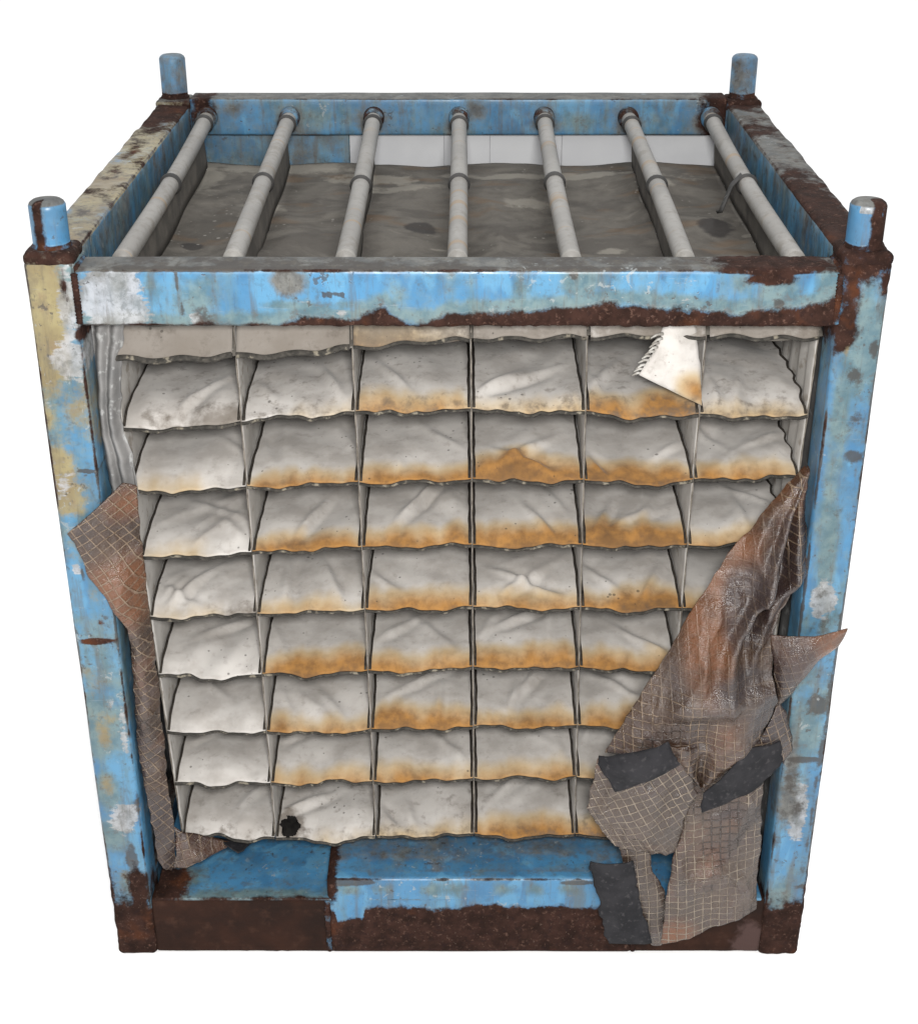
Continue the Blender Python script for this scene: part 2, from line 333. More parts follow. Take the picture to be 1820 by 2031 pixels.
# ------------------------------------------------------------------ steel crate
crate = empty('steel_stillage', (0, D/2, Z0), 'rusty blue steel stacking crate with corner posts and pins', 'crate')
CH = {'rust': (0, 0), 'pale': (0, 1), 'ochre': (0, 2), 'dull': (1, 0), 'grime': (1, 1), 'dust_haze': (1, 2)}
def wear(V, Nn, blobs=(), base=None, plane='y', dust_top=.75, seed=1, edges=.0, depth=0.0, zref=None):
    """wear masks; blobs are (channel, px, py, rx, ry[, strength]) measured on the photo, laid on the part's own face"""
    n = len(V); m = [np.zeros((n, 3)), np.zeros((n, 3))]
    base = base or {}
    for k, b in base.items(): a, c = CH[k]; m[a][:, c] = np.maximum(m[a][:, c], b + fbm(V, 11, seed+a*3+c, 3)*.55)
    wob = np.stack([fbm(V, 26, seed+20), fbm(V, 26, seed+30)], 1)*.55
    for bl in blobs:
        k, px, py, rx, ry = bl[:5]; s = bl[5] if len(bl) > 5 else 1
        if plane == 'y':
            c0 = at(px, py, y=depth); ex = abs(at(px+rx, py, y=depth)[0]-c0[0]); ez = abs(at(px, py+ry, y=depth)[2]-c0[2])
            d = np.hypot((V[:, 0]-c0[0])/ex + wob[:, 0], (V[:, 2]-c0[2])/ez + wob[:, 1])
        else:
            c0 = at(px, py, z=zref); ex = abs(at(px+rx, py, z=zref)[0]-c0[0]); ey = abs(at(px, py+ry, z=zref)[1]-c0[1])
            d = np.hypot((V[:, 0]-c0[0])/ex + wob[:, 0], (V[:, 1]-c0[1])/ey + wob[:, 1])
        val = np.clip(1-.5*d, 0, 1)*s
        a, ch = CH[k]; m[a][:, ch] = np.maximum(m[a][:, ch], val)
    e = 1-np.abs(Nn).max(1); m[1][:, 1] = np.maximum(m[1][:, 1], np.clip(e/.2, 0, 1)*(.58+fbm(V, 14, seed+70)*1.0)); m[0][:, 0] = np.maximum(m[0][:, 0], np.clip(e/.2, 0, 1)*(.44+fbm(V, 9, seed+71)*.9))
    if dust_top: m[1][:, 2] = np.maximum(m[1][:, 2], np.where(Nn[:, 2] > .6, dust_top + fbm(V, 15, seed+60)*.4, 0))
    return m
def part(name, box, r, step, mat, parent, relief=.0009, **kw):
    V, Fc, Nn = rbox(box[0], box[1], r, step)
    m = wear(V, Nn, **kw)
    ext = kw.get('extra')
    V2 = V + Nn*(np.clip((m[0][:, :1]-.42)*5, 0, 1)*(fbm(V, 90, 5, 2)[:, None]*3*relief) + fbm(V, 7, 9, 2)[:, None]*.0032)
    return mesh(name, V2, Fc, mat, parent, {'m1': m[0], 'm2': m[1]})
FINE = .006
# --- posts
left_blobs = [('ochre', 70, 620, 62, 180, 1.15), ('ochre', 60, 560, 60, 90, 1.1), ('rust', 95, 498, 70, 18, 1.1), ('pale', 140, 620, 28, 120, .8), ('dull', 140, 560, 40, 60), ('rust', 125, 560, 10, 40, .7),
  ('pale', 142, 710, 34, 36, 1.1), ('ochre', 85, 700, 30, 60, .8), ('rust', 160, 665, 12, 18, .9), ('dull', 95, 800, 40, 90, .9), ('ochre', 92, 830, 34, 60, .62), ('ochre', 120, 930, 30, 60, .9), ('ochre', 130, 990, 50, 60, .9), ('pale', 130, 960, 26, 60, .58),
  ('dull', 110, 1060, 35, 50, .9), ('grime', 175, 935, 18, 4, 1.2), ('rust', 190, 1272, 34, 5, 1.2), ('pale', 150, 1130, 10, 14, .9), ('dull', 150, 1230, 40, 30, .7), ('rust', 200, 1235, 8, 8, .8), ('grime', 165, 1140, 5, 20, .8),
  ('dull', 200, 1440, 50, 70, 1.1), ('ochre', 205, 1440, 36, 60, .64), ('pale', 218, 1400, 14, 18, .7), ('pale', 245, 1450, 10, 50, .7), ('dull', 215, 1570, 30, 40, 1.), ('ochre', 215, 1560, 22, 26, .62), ('pale', 248, 1625, 26, 34, 1.), ('dull', 225, 1660, 40, 40, .9),
  ('grime', 263, 1710, 14, 50, .9), ('rust', 215, 1780, 16, 70, .9), ('rust', 280, 1790, 18, 60, 1.1), ('rust', 262, 1862, 80, 66, 1.4), ('dull', 250, 1760, 40, 40, .7), ('rust', 215, 1840, 30, 60, 1.1),
  ('ochre', 100, 1010, 8, 400, .55)]
right_blobs = [('rust', 1722, 505, 75, 48, 1.2), ('rust', 1690, 560, 26, 60, .8), ('dull', 1725, 680, 60, 110, 1.1), ('rust', 1672, 650, 26, 50, 1.1), ('ochre', 1678, 690, 10, 30, .8), ('rust', 1758, 560, 16, 60, .8), ('grime', 1735, 690, 10, 26, .9),
  ('dull', 1670, 800, 24, 120, .9), ('dull', 1640, 1000, 26, 160, .8), ('dull', 1700, 760, 40, 30, .7), ('grime', 1700, 745, 30, 26, .7), ('grime', 1695, 830, 22, 30, .65), ('grime', 1690, 905, 22, 14, .8), ('dull', 1640, 1090, 24, 100, .9),
  ('pale', 1632, 1190, 22, 30, 1.1), ('dull', 1600, 1340, 44, 40, .8), ('grime', 1620, 1400, 24, 24, .8), ('dull', 1590, 1450, 40, 70, 1.), ('pale', 1565, 1490, 16, 40, .7), ('dust_haze', 1570, 1500, 24, 70, .7), ('pale', 1582, 1610, 18, 60, 1.05), ('dust_haze', 1560, 1590, 34, 70, .8),
  ('grime', 1600, 1506, 30, 5, 1.1), ('grime', 1590, 1760, 26, 5, 1.), ('dull', 1545, 1780, 30, 40, 1.), ('rust', 1540, 1866, 90, 62, 1.4), ('rust', 1600, 1780, 12, 60, 1.)]
right_blobs += [('grime', 1774-i*9.7, 560+i*62, 7, 44, .7) for i in range(20)]
left_blobs += [('grime', 50+i*9.3, 760+i*58, 7, 40, .66) for i in range(18)]
PWX, PWY = .069, .07
for nm, sx, by, bl, bs in (('L', -1, 0, left_blobs, {'dull': .47, 'grime': .26, 'ochre': .33}), ('R', 1, 0, right_blobs, {'dull': .43, 'grime': .28}), ('l', -1, 1, [], {'dust_haze': .42, 'rust': .3, 'dull': .4}), ('r', 1, 1, [], {'dust_haze': .42, 'rust': .3, 'dull': .4})):  # back posts: grey dust also paints in the pale haze there
    x0, x1 = sorted((sx*.6, sx*(.6-PWX))); y0 = by*(D-PWY)
    stp = (FINE, FINE*2, FINE) if not by else (.014, .014, .02)
    if by: bl = [('rust', 0, 0, 1, 1, 0)]
    o = part('post', ((x0, y0, Z0), (x1, y0+PWY, H-.012)), .009, stp, M['paint'], crate, blobs=bl, base=bs, seed=3+by*5+sx, relief=.0016)
    # welded cap plate and round stacking pin
    cap = part('post_cap', ((x0-.0004, y0-.0004, H-.022), (x1+.0004, y0+PWY+.0004, H)), .0095, (.006, .006, .004), M['paint'], o, base={'rust': .72, 'dust_haze': .45} if sx > 0 else {'rust': .5, 'ochre': .6, 'dust_haze': .4}, seed=11+by+sx, relief=.002)
    pc = np.array([(x0+x1)/2, y0+PWY/2, H-.001]); ph = .067 if not by else .084; pr = .0255
    prof = [(pr+.003, 0), (pr+.002, .003), (pr, .006)] + [(pr, z) for z in np.linspace(.01, ph-.008, 12)] + [(pr-.002, ph-.004), (pr-.006, ph-.001), (pr-.012, ph), (.006, ph+.0005)]
    V, Fc = lathe(prof, pc, 40)
    m1 = np.zeros((len(V), 3)); m2 = np.zeros((len(V), 3)); ang = np.arctan2(V[:, 1]-pc[1], V[:, 0]-pc[0]); hz = (V[:, 2]-pc[2])/ph
    top = hz > .9
    if by: m2[:, 2] = .5 + fbm(V, 20, 4)*.5; m1[:, 0] = np.where(hz < .15, .7, .1)  # back pins: dust grey doubles as painted haze
    else:
        m2[:, 2] = np.where(top, .75, .05)
        a0 = -1.95 if sx < 0 else -1.2
        m1[:, 0] = np.maximum(np.where(hz < .1, .6, 0), np.clip(.95 - np.abs(ang-a0)/.35*.5, 0, 1) + fbm(V, 60, 3)*.3)
        if sx > 0: m1[:, 0] = np.maximum(m1[:, 0], np.clip(.9-np.abs(ang+.3)/.8*.5, 0, 1)); m1[:, 1] = np.where((hz > .75) & (ang < -1.5) & (ang > -2.2), .8, 0)
    mesh('stacking_pin', V, Fc, M['paint'], o, {'m1': m1, 'm2': m2})
    # foot plate under the post
# --- top rails
BZ1, BZ0, BY = 1.2495, 1.1655, .066
xi = .6-PWX
fr_blobs = [('pale', 220, 592, 62, 66, 1.15), ('dust_haze', 150+40, 545, 40, 20, .7), ('dull', 300, 560, 30, 50, .7), ('dull', 385, 600, 60, 60, .85), ('dull', 345, 640, 60, 20, 1.), ('pale', 385, 632, 14, 14, .8), ('grime', 348, 560, 3, 30, 1.), ('grime', 362, 610, 3, 24, .9),
  ('dust_haze', 572, 556, 32, 24, 1.15), ('grime', 640, 586, 4, 4, 1.3), ('grime', 652, 586, 5, 5, 1.3), ('grime', 664, 585, 5, 4, 1.2), ('grime', 678, 586, 6, 5, 1.3), ('dull', 560, 606, 50, 12, .8), ('pale', 680, 622, 40, 10, .52), ('dull', 700, 606, 90, 16, .7), ('dull', 650, 630, 80, 12, 1.),
  ('dull', 790, 590, 36, 40, .7), ('dull', 900, 560, 30, 30, .5), ('dull', 1030, 575, 60, 40, .6), ('dull', 1160, 560, 50, 50, .9), ('dull', 1120, 600, 90, 18, .9), ('grime', 1140, 545, 12, 10, .8),
  ('dull', 1470, 560, 30, 30, .7), ('dull', 1540, 590, 50, 40, 1.), ('rust', 1530, 552, 44, 13, 1.1), ('rust', 1424, 565, 6, 26, .6), ('grime', 1545, 605, 12, 12, .9), ('dull', 1640, 570, 30, 60, .9), ('rust', 1650, 640, 40, 46, 1.1), ('rust', 1600, 648, 70, 30, 1.), ('pale', 1615, 615, 22, 18, .6)]
def front_rail():
    V, Fc, Nn = rbox((-xi-.002, .002, BZ0), (xi+.002, BY, BZ1), .008, (.0045, .009, .0045))
    m = wear(V, Nn, fr_blobs, {'dull': .36, 'grime': .26, 'pale': .22}, dust_top=.85, seed=21)
    px = np.array([150, 300, 440, 555, 590, 640, 670, 700, 725, 758, 790, 815, 850, 890, 960, 1050, 1130, 1200, 1260, 1310, 1400, 1450, 1500, 1560, 1620, 1700])
    py = np.array([650, 648, 650, 645, 625, 628, 640, 638, 625, 602, 630, 640, 640, 622, 622, 616, 612, 600, 600, 612, 616, 624, 618, 612, 604, 590])
    xs = np.array([at(a, b, y=0)[0] for a, b in zip(px, py)]); zs = np.array([at(a, b, y=0)[2] for a, b in zip(px, py)])
    zr = np.interp(V[:, 0] + fbm(V, 40, 3)*.02, xs, zs) + fbm(V, 30, 8)*.012
    v = np.clip(.5 + (zr - V[:, 2])/.018*.5, 0, 1)
    m[0][:, 0] = np.maximum(m[0][:, 0], np.where(Nn[:, 2] < .5, v, 0))
    halo = np.clip(.85 - np.abs(V[:, 2]-zr-.008)/.018*.5, 0, 1); m[1][:, 0] = np.maximum(m[1][:, 0], np.where(Nn[:, 2] < .5, halo, 0))
    # rust on the upper face by the right corner and dark specks along it
    d = np.hypot((V[:, 0]-.44)/.07, (V[:, 1]-.03)/.05); m[0][:, 0] = np.maximum(m[0][:, 0], np.where(Nn[:, 2] > .3, np.clip(1.1-.5*d, 0, 1), 0))
    m[1][:, 1] = np.maximum(m[1][:, 1], np.where(Nn[:, 2] > .5, .46+fbm(V, 18, 77)*1.1+np.where(V[:, 1] < .014, .2, 0), 0))
    V2 = V + Nn*(np.clip((m[0][:, :1]-.42)*5, 0, 1)*(fbm(V, 110, 5, 3)[:, None]*.006 + .001)) + Nn*fbm(V, 9, 2, 2)[:, None]*.0022
    return mesh('front_rail', V2, Fc, M['paint'], crate, {'m1': m[0], 'm2': m[1]})
rail_f = front_rail()
def weld(parent, a, b, r=.0042, n=46):
    t_ = np.linspace(0, 1, n)[:, None]; C = np.array(a)*(1-t_) + np.array(b)*t_; C += np.stack([fbm(C*1+k, 60, k)*.003 for k in range(3)], 1)
    V, Fc = tube_mesh(C, r*(1+.3*np.abs(np.sin(np.arange(n)*.9))+.2*np.sin(np.arange(n)*2.3)), 8)
    m1 = np.zeros((len(V), 3)); m1[:, 0] = .66+fbm(V, 50, 3)*.6; m2 = np.full((len(V), 3), .45)
    mesh('weld_bead', V, Fc, M['paint'], parent, {'m1': m1, 'm2': m2})
for sx in (-1, 1):
    weld(rail_f, (sx*xi, .003, BZ0+.004), (sx*xi, .003, BZ1-.006)); weld(rail_f, (sx*xi, .006, BZ1-.002), (sx*xi, BY-.006, BZ1-.002))
BRZ1, BRZ0 = 1.282-.018, 1.2031
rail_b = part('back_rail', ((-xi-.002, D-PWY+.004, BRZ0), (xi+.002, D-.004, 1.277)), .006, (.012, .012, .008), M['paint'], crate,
    blobs=[('rust', 1430, 220, 40, 60, 1.), ('dust_haze', 940, 215, 26, 30, .8), ('rust', 400, 215, 30, 40, .9), ('dull', 600, 230, 140, 40, .7), ('dust_haze', 470, 220, 80, 50, .55), ('dull', 1150, 240, 70, 30, .7)] + [('dust_haze', x, 245, 34, 34, .8) for x in (572, 740, 910, 1080, 1248, 1400)],
    base={'dull': .45, 'dust_haze': .3}, seed=31, depth=D-PWY, dust_top=.9)  # base grey is dust plus haze painted into the rail colour
sr = {}
for sx in (-1, 1):
    x0, x1 = sorted((sx*.597, sx*(.6-PWX+.002)))
    if sx < 0: bl = [('ochre', 190, 400, 60, 90, .8), ('rust', 330, 220, 60, 50, .9), ('rust', 250, 310, 30, 60, .6)]; bs = {'dust_haze': .44, 'ochre': .66, 'rust': .33, 'grime': .3}
    else: bl = [('rust', 1610, 400, 60, 60, 1.05), ('rust', 1660, 450, 60, 40, 1.), ('rust', 1580, 350, 30, 26, .8), ('ochre', 1640, 420, 20, 16, .7), ('rust', 1475, 200, 60, 30, .8)]; bs = {'dust_haze': .8, 'rust': .4, 'ochre': .2, 'grime': .3}
    V, Fc, Nn = rbox((x0, PWY+.001, BZ0), (x1, D-PWY-.001, H-.008), .007, (.008, .01, .01))
    m = wear(V, Nn, bl, None, plane='z', dust_top=.1, seed=41+sx, zref=H-.008)
    up = Nn[:, 2] > .3
    for k, b in bs.items():
        a, c = CH[k]; m[a][:, c] = np.where(up, np.maximum(m[a][:, c], b + fbm(V, 9, 5+a*3+c)*.7), 0)
    m[1][:, 0] = np.where(up, m[1][:, 0], .5+fbm(V, 12, 3)*.5); m[1][:, 1] = np.where(up, m[1][:, 1], .34+fbm(V, 10, 13)*.5); m[1][:, 2] = np.where(up, m[1][:, 2], .4+fbm(V, 8, 14)*.5); m[0][:, 0] = np.where(up, m[0][:, 0], 0)
    V2 = V + Nn*(np.where(up, 1, .3)[:, None]*fbm(V, 22, 6+sx, 3)[:, None]*.006)
    sr[sx] = mesh('side_rail', V2, Fc, M['paint'], crate, {'m1': m[0], 'm2': m[1]})
# --- base
zb = .1165
bb = part('base_beam', ((-xi-.002, .004, Z0+.004), (xi+.002, .05, zb)), .006, (.009, .012, .009), M['drust'], crate, blobs=[('pale', 1487, 1868, 44, 40, .85)], seed=51, relief=.002)
tag(bb, 'dark brown rusted front beam at the foot')
for sx in (-1, 1):
    x0, x1 = sorted((sx*.595, sx*(.6-PWX+.006)))
    part('base_beam', ((x0, PWY+.001, Z0+.004), (x1, D-PWY-.001, zb)), .006, (.02, .02, .02), M['paint'], crate, base={'rust': .5, 'dull': .4}, seed=52)
part('base_beam', ((-xi-.002, D-.06, Z0+.004), (xi+.002, D-.006, zb)), .006, (.02, .02, .02), M['paint'], crate, base={'rust': .5, 'dull': .4}, seed=53)
def base_plate():
    V, Fc, Nn = rbox((-xi+.006, .0, zb+.0005), (xi-.006, D-.064, zb+.0065), .0025, (.009, .012, .003))
    m = wear(V, Nn, [('rust', 320, 1755, 60, 44, 1.), ('rust', 470, 1792, 400, 11, 1.), ('dull', 470, 1778, 300, 16, .9), ('dull', 370, 1740, 40, 30, .9), ('rust', 1450, 1800, 160, 12, 1.)], {'dull': .12}, plane='z', dust_top=0, seed=61, zref=zb+.006)
    return mesh('floor_plate', V, Fc, M['paint'], crate, {'m1': m[0], 'm2': m[1]})
base_plate()
zc1 = .1655; cx0, cx1 = at(648, 1760, y=0)[0], at(1262, 1760, y=0)[0]
def channel():
    V, Fc, Nn = rbox((cx0, .0, Z0+.005), (cx1, .34, zc1), .009, (.007, .012, .007))
    fb = Nn[:, 1] < -.3
    m = wear(V, Nn, [('dull', 700+i*74+random.uniform(-20, 20), 1765, 26, 14, .8) for i in range(7)] + [('rust', 655, 1760, 14, 40, .9), ('grime', 690, 1752, 44, 5, 1.2), ('grime', 1150, 1752, 34, 5, 1.2), ('pale', 1130, 1780, 16, 12, .62)], {'dull': .25}, dust_top=0, seed=71)
    zr = at(910, 1797, y=0)[2] + fbm(V, 14, 4)*.03 + fbm(V, 60, 5)*.014
    zr = zr - np.where(np.abs(V[:, 0]-(cx0+.035)) < .025, .03, 0)
    m[0][:, 0] = np.maximum(m[0][:, 0], np.where(fb | (Nn[:, 2] < -.3), np.clip(.5+(zr-V[:, 2])/.016*.5, 0, 1), 0))
    up = Nn[:, 2] > .5
    blot = np.zeros(len(V))
    for i in range(9):
        bx = at(700+i*66+random.uniform(-14, 14), 1715, z=zc1)
        blot = np.maximum(blot, np.clip(1-.5*np.hypot((V[:, 0]-bx[0])/.02, (V[:, 1]-bx[1]-random.uniform(-.006, .01))/.012), 0, 1))
    m[1][:, 2] = np.where(up & (V[:, 1] > .018), np.clip(.62-blot*.5+fbm(V, 9, 3)*.3, 0, 1)*.85, 0)
    m[0][:, 0] = np.maximum(m[0][:, 0], np.where(up, np.clip(1-.5*np.abs(V[:, 0]-cx0)/.008, 0, 1)*.9, 0))
    V2 = V + Nn*fbm(V, 8, 2, 2)[:, None]*.002
    o = mesh('fork_channel', V2, Fc, M['paint'], crate, {'m1': m[0], 'm2': m[1]}); return o
channel()
weld(bb, (cx0-.001, .003, Z0+.01), (cx0-.001, .003, zb)); weld(bb, (cx1+.001, .003, Z0+.01), (cx1+.001, .003, zb))
# side sheets between posts, and the back boards
for sx in (-1, 1):
    n_y, n_z = 60, 30; Y = np.linspace(.078, D-.08, n_y); Zz = np.linspace(zb, BZ0+.01, n_z)
    P = np.array([(sx*(.556+.004*math.sin(y*60)+.003*math.sin(y*23+1)), y, z) for z in Zz for y in Y])
    P[:, 0] += fbm(P, 12, 5)*.008
    mesh('side_sheet', P, grid_faces(n_y, n_z), M['grey'], crate, solid=.002)
bx = [at(x, 290, y=D-.03)[0] for x in (405, 692, 882, 970, 1115, 1262, 1408)]
bx[0] = -xi+.004; bx[-1] = xi-.004
for i in range(6):
    yo = .0065*(i % 2); V, Fc, Nn = rbox((bx[i]-.002, D-.035+yo, zb+.001), (bx[i+1]+.002, D-.029+yo, BRZ0-.003), .003, (.05, .02, .08))
    m = wear(V, Nn, base={'dull': .5, 'dust_haze': .4}, dust_top=0, seed=80)
    b = mesh('back_board', V, Fc, M['paint'] if i == 0 else M['white'], crate, {'m1': m[0], 'm2': m[1]})
    tag(b, 'dusty blue back board' if i == 0 else None)
# ------------------------------------------------------------------ tubes
TZ = 1.2405; TR = .0148
txf = [-.4785, -.3207, -.1601, -.0004, .1623, .3243, .4815]; txb = [-.499, -.3352, -.168, .0011, .1701, .3372, .5005]
names = ['leftmost grey tube across the crate top, marked by ochre bands near the front', 'second grey tube from the left across the crate top', 'third grey tube from the left, left of the middle tube on the crate top', 'middle one of the seven grey tubes across the crate top',
         'fifth grey tube from the left, right of the middle tube on the crate top', 'sixth grey tube from the left across the crate top', 'rightmost grey tube across the crate top with a black strap hanging off it']
for i in range(7):
    yb = D-PWY+.004; y0 = BY+.001
    sk = []
    P0 = np.array([txf[i], y0, TZ]); P1 = np.array([txb[i], yb, TZ]); d = (P1-P0)
    # sockets welded to the rails
    ts = np.array([.972, .976, .985, .995, 1.]); rr = TR + np.array([.0015, .005, .006, .006, .006])
    V, Fc = tube_mesh(P0 + ts[:, None]*d, rr, 20)
    m1 = np.zeros((len(V), 3)); m1[:, 0] = .5+fbm(V, 60, i)*.6; m2 = np.full((len(V), 3), .5)
    mesh('tube_socket', V, Fc, M['paint'], rail_b, {'m1': m1, 'm2': m2})
    V, Fc, Nn = rbox((P0[0]-.02, y0-.0008, TZ-TR-.03), (P0[0]+.02, y0+.02, TZ-TR-.0005), .003, (.02, .02, .02))
    mesh('tube_saddle', V, Fc, M['paint'], rail_f, {'m1': np.full((len(V), 3), .3), 'm2': np.full((len(V), 3), .3)})
    t = empty('hanging_tube', tuple((P0+P1)/2-np.array([0, 0, TR])), names[i], 'tube', 'grey tubes laid across the crate top')
    ts = np.linspace(.002, .995, 60); C = P0 + ts[:, None]*d; C[:, 2] += -.003*np.sin(ts*math.pi); C[:, 0] += (.004*math.sin(i*2.7+1))*np.sin(ts*math.pi)
    V, Fc = tube_mesh(C, TR*(1+.012*np.sin(ts*9+i)), 20); mesh('pipe', V, Fc, M['pipe'], t)
    for tt, ln in ((.455 + .012*math.sin(i*2.1), .018+.004*math.sin(i*5.)), (.925+.012*math.sin(i*3.3), .02)):
        ts = np.linspace(tt, tt+ln, 6); C = P0 + ts[:, None]*d; C[:, 2] += -.003*np.sin(ts*math.pi); C[:, 0] += (.004*math.sin(i*2.7+1))*np.sin(ts*math.pi)
        V, Fc = tube_mesh(C, TR+np.array([.0005, .003, .0042, .0038, .003, .0005]), 20); mesh('strap_ring', V, Fc, M['rubber'], t)
    if i == 6:      # loose strap from the middle ring down onto the cover
        a = P0 + .47*d; Cs = [a+np.array([-.012, 0, .012]), a+np.array([-.03, -.01, -.004]), a+np.array([-.05, -.04, -.04]), at(1422, 420, z=1.172)]
        Cs = np.array(Cs); tt = np.linspace(0, 3, 20); C = np.stack([np.interp(tt, range(4), Cs[:, k]) for k in range(3)], 1)
        wv = np.array([0, .009, 0]); V = np.concatenate([C-wv, C+wv]); n = 20
        mesh('loose_strap', V, [(k, k+1, n+k+1, n+k) for k in range(n-1)], M['rubber'], t, solid=.003)
# ------------------------------------------------------------------ textile insert
YF = .064; YB = .97
rowpy = {350: [710, 848, 970, 1102, 1222, 1338, 1450, 1552, 1655], 600: [700, 825, 960, 1088, 1212, 1335, 1450, 1552, 1665], 840: [675, 806, 950, 1080, 1205, 1325, 1440, 1545, 1652],
         1050: [668, 812, 948, 1080, 1200, 1320, 1440, 1540, 1655], 1270: [662, 820, 955, 1080, 1207, 1325, 1437, 1540, 1655], 1490: [668, 822, 942, 1080, 1205, 1320, 1437, 1540, 1655]}
rx = np.array([at(k, 1000, y=YF)[0] for k in rowpy]); rz = np.array([[at(k, p, y=YF)[2] for p in v] for k, v in rowpy.items()])
rz0 = np.array([at(k, v[0], y=YF-.014)[2] for k, v in rowpy.items()])
def zlip(r, x): return np.interp(x, rx, rz[:, r])
btop = np.array([-.505, -.3245, -.153, .0206, .191, .361, .523]); bbot = np.array([-.480, -.318, -.143, .028, .203, .355, .505])
def bx_at(i, z): k = (z-.22)/(1.0-.22); return bbot[i] + (btop[i]-bbot[i])*k
def wallx(i, y, z):
    y = np.asarray(y, float); z = np.asarray(z, float)+0*y; P = np.stack([y*0+i*.37, y, z*3], 1)
    k = np.clip((y-YF)/.08, 0, 1)
    return bx_at(i, z) + fbm(P, 5, 30+i, 2)*.010*k + (.0004 if i < 6 else .0025)*np.sin(y*120+i)*np.clip((y-YF)/.03, 0, 1)
ins = empty('textile_insert', (0, .5, zb+.0065), 'off-white sewn cloth insert with rows of stained pockets inside the crate', 'textile insert')
stain = [[0, .3, .62, .45, .8, .45], [.3, .85, .9, .95, 1.05, .8], [.28, .9, .8, .95, .9, .7], [.2, .5, .75, .8, 1.1, .6], [.0, .85, .95, .9, .95, .6], [0, .75, .95, .95, .75, .6], [0, .62, .72, .66, .6, .5], [0, .2, .5, .85, .8, .6]]
dv = np.concatenate([np.linspace(0, .05, 12), np.linspace(.06, .25, 17), np.linspace(.29, YB-YF, 6)])
NU = 29
for r in range(1, 9):
    for c in range(6):
        hole = r == 8 and c == 1; NU = 110 if hole else 45
        dv = np.concatenate([np.linspace(0, .07, 50 if hole else 22), np.linspace(.076, .25, 26), np.linspace(.29, YB-YF, 6)])
        sd = r*10+c; u = np.linspace(0, 1, NU)
        zz = zlip(r, bx_at(c, .6) + u*(bx_at(c+1, .6)-bx_at(c, .6)))
        xa = bx_at(c, zz); xb = bx_at(c+1, zz); X0 = xa + u*(xb-xa)
        one = np.zeros(NU)
        scal = (.0013*np.sin(u*random.uniform(22, 34)+sd) + .012*fbm(np.stack([X0*1, one+sd, one], 1), 24, sd, 3))*np.sin(np.pi*np.clip(u, .02, .98))**.4
        sag = -.004*np.sin(np.pi*u)*random.uniform(.2, 1.6)
        drop = .022 + .008*random.random(); fw = .026+.014*random.random()
        rows = []
        for d in dv:
            k = 1-math.exp(-d/fw); z = zz + scal*math.exp(-d/.03) + sag + drop*(.8+.2*np.sin(np.pi*u)**.5)*k
            y = YF + d - .008*math.exp(-d/.012)*0 + .007*np.sin(u*9+sd)*math.exp(-d/.04)*np.sin(np.pi*u)
            y = np.broadcast_to(y, X0.shape); wa = wallx(c, y, zz); wb = wallx(c+1, y, zz)
            rows.append(np.stack([wa+.001+u*(wb-wa-.002), y, z], 1))
        V = np.concatenate(rows); uu = np.tile(u, len(dv)); dd = np.repeat(dv, NU)
        # soft diagonal wrinkles
        ang = random.uniform(-.9, .9); q = np.stack([(V[:, 0]*math.cos(ang)+V[:, 1]*math.sin(ang)), (V[:, 1]*math.cos(ang)-V[:, 0]*math.sin(ang))*.35, np.full(len(V), sd*3.1)], 1)
        edge = np.clip(np.minimum(uu, 1-uu)*6, 0, 1)
        for kf in range(random.choice((1, 2, 2, 3))):
            fa = random.uniform(-1.1, 1.1); fx = V[:, 0]-(xa[0]+random.random()*.17); fy = dd-random.uniform(.02, .12); fd = fx*math.cos(fa)+fy*math.sin(fa); fl = fy*math.cos(fa)-fx*math.sin(fa)
            V[:, 2] += edge*np.clip(dd/.03, 0, 1)*random.uniform(.003, .008)*(np.exp(-(fd/.007)**2)-.6*np.exp(-((fd-.014)/.01)**2))*np.exp(-(fl/.06)**2)
        V[:, 2] += edge*np.clip(dd/.02, 0, 1)*(fbm(q, 16, sd, 2)*.026 + (ridged(q, 13, sd+40)-.3)*random.uniform(.002, .009) + fbm(V, 45, sd+3, 2)*.0015)
        hgt = (.024+.05*random.uniform(.7, 1.2)*(fbm(np.stack([V[:, 0], V[:, 0]*0+sd, V[:, 0]*0], 1), 13, sd+5, 2)+.12))*random.uniform(.75, 1.2)*stain[r-1][c]*(.55+.45*np.sin(np.pi*uu)**.5)
        s = stain[r-1][c]; st = np.clip(.5+(hgt-dd)/.034*.5+fbm(V*np.array([1, .25, 0]), 34, sd+60, 3)*.5, 0, 1)*min(1, .35+s*.75) if s > .05 else np.zeros(len(V))
        if s < .35: st = st*np.clip((uu-.25 if c else .8-uu)*3+.3, 0, 1)
        dirt = np.clip(.32-dd/.03*.3, 0, 1)*.6 + (.3 if r == 1 else .06) + fbm(V, 9, sd+50, 3)*random.uniform(.2, .6) + (.25 if r == 8 else 0) + (.2 if c == 0 and r in (1, 4) else 0)*np.clip(uu*1.5-.4, 0, 1)*np.clip(1-dd/.05, 0, 1)*2.6
        Fc = grid_faces(NU, len(dv))
        if r == 8 and c == 1:       # hole by the lower left corner of this pocket
            hp = at(574, 1645, y=YF+.012); keep = []; cen = np.array([V[list(f)].mean(0) for f in Fc])
            dh = np.hypot((cen[:, 0]-hp[0])/.017, (cen[:, 1]-(YF+.022))/.022) + fbm(cen, 90, 4)*.9
            Fc = [f for f, q in zip(Fc, dh) if q > 1]
            dirt = np.maximum(dirt, np.clip(1.4-np.hypot((V[:, 0]-hp[0])/.02, (V[:, 1]-(YF+.022))/.028)*.7, 0, 1))
        sh = mesh('shelf', V, Fc, M['cloth'], ins, {'m1': np.stack([st, dirt, st*0], 1)}, solid=.0018)
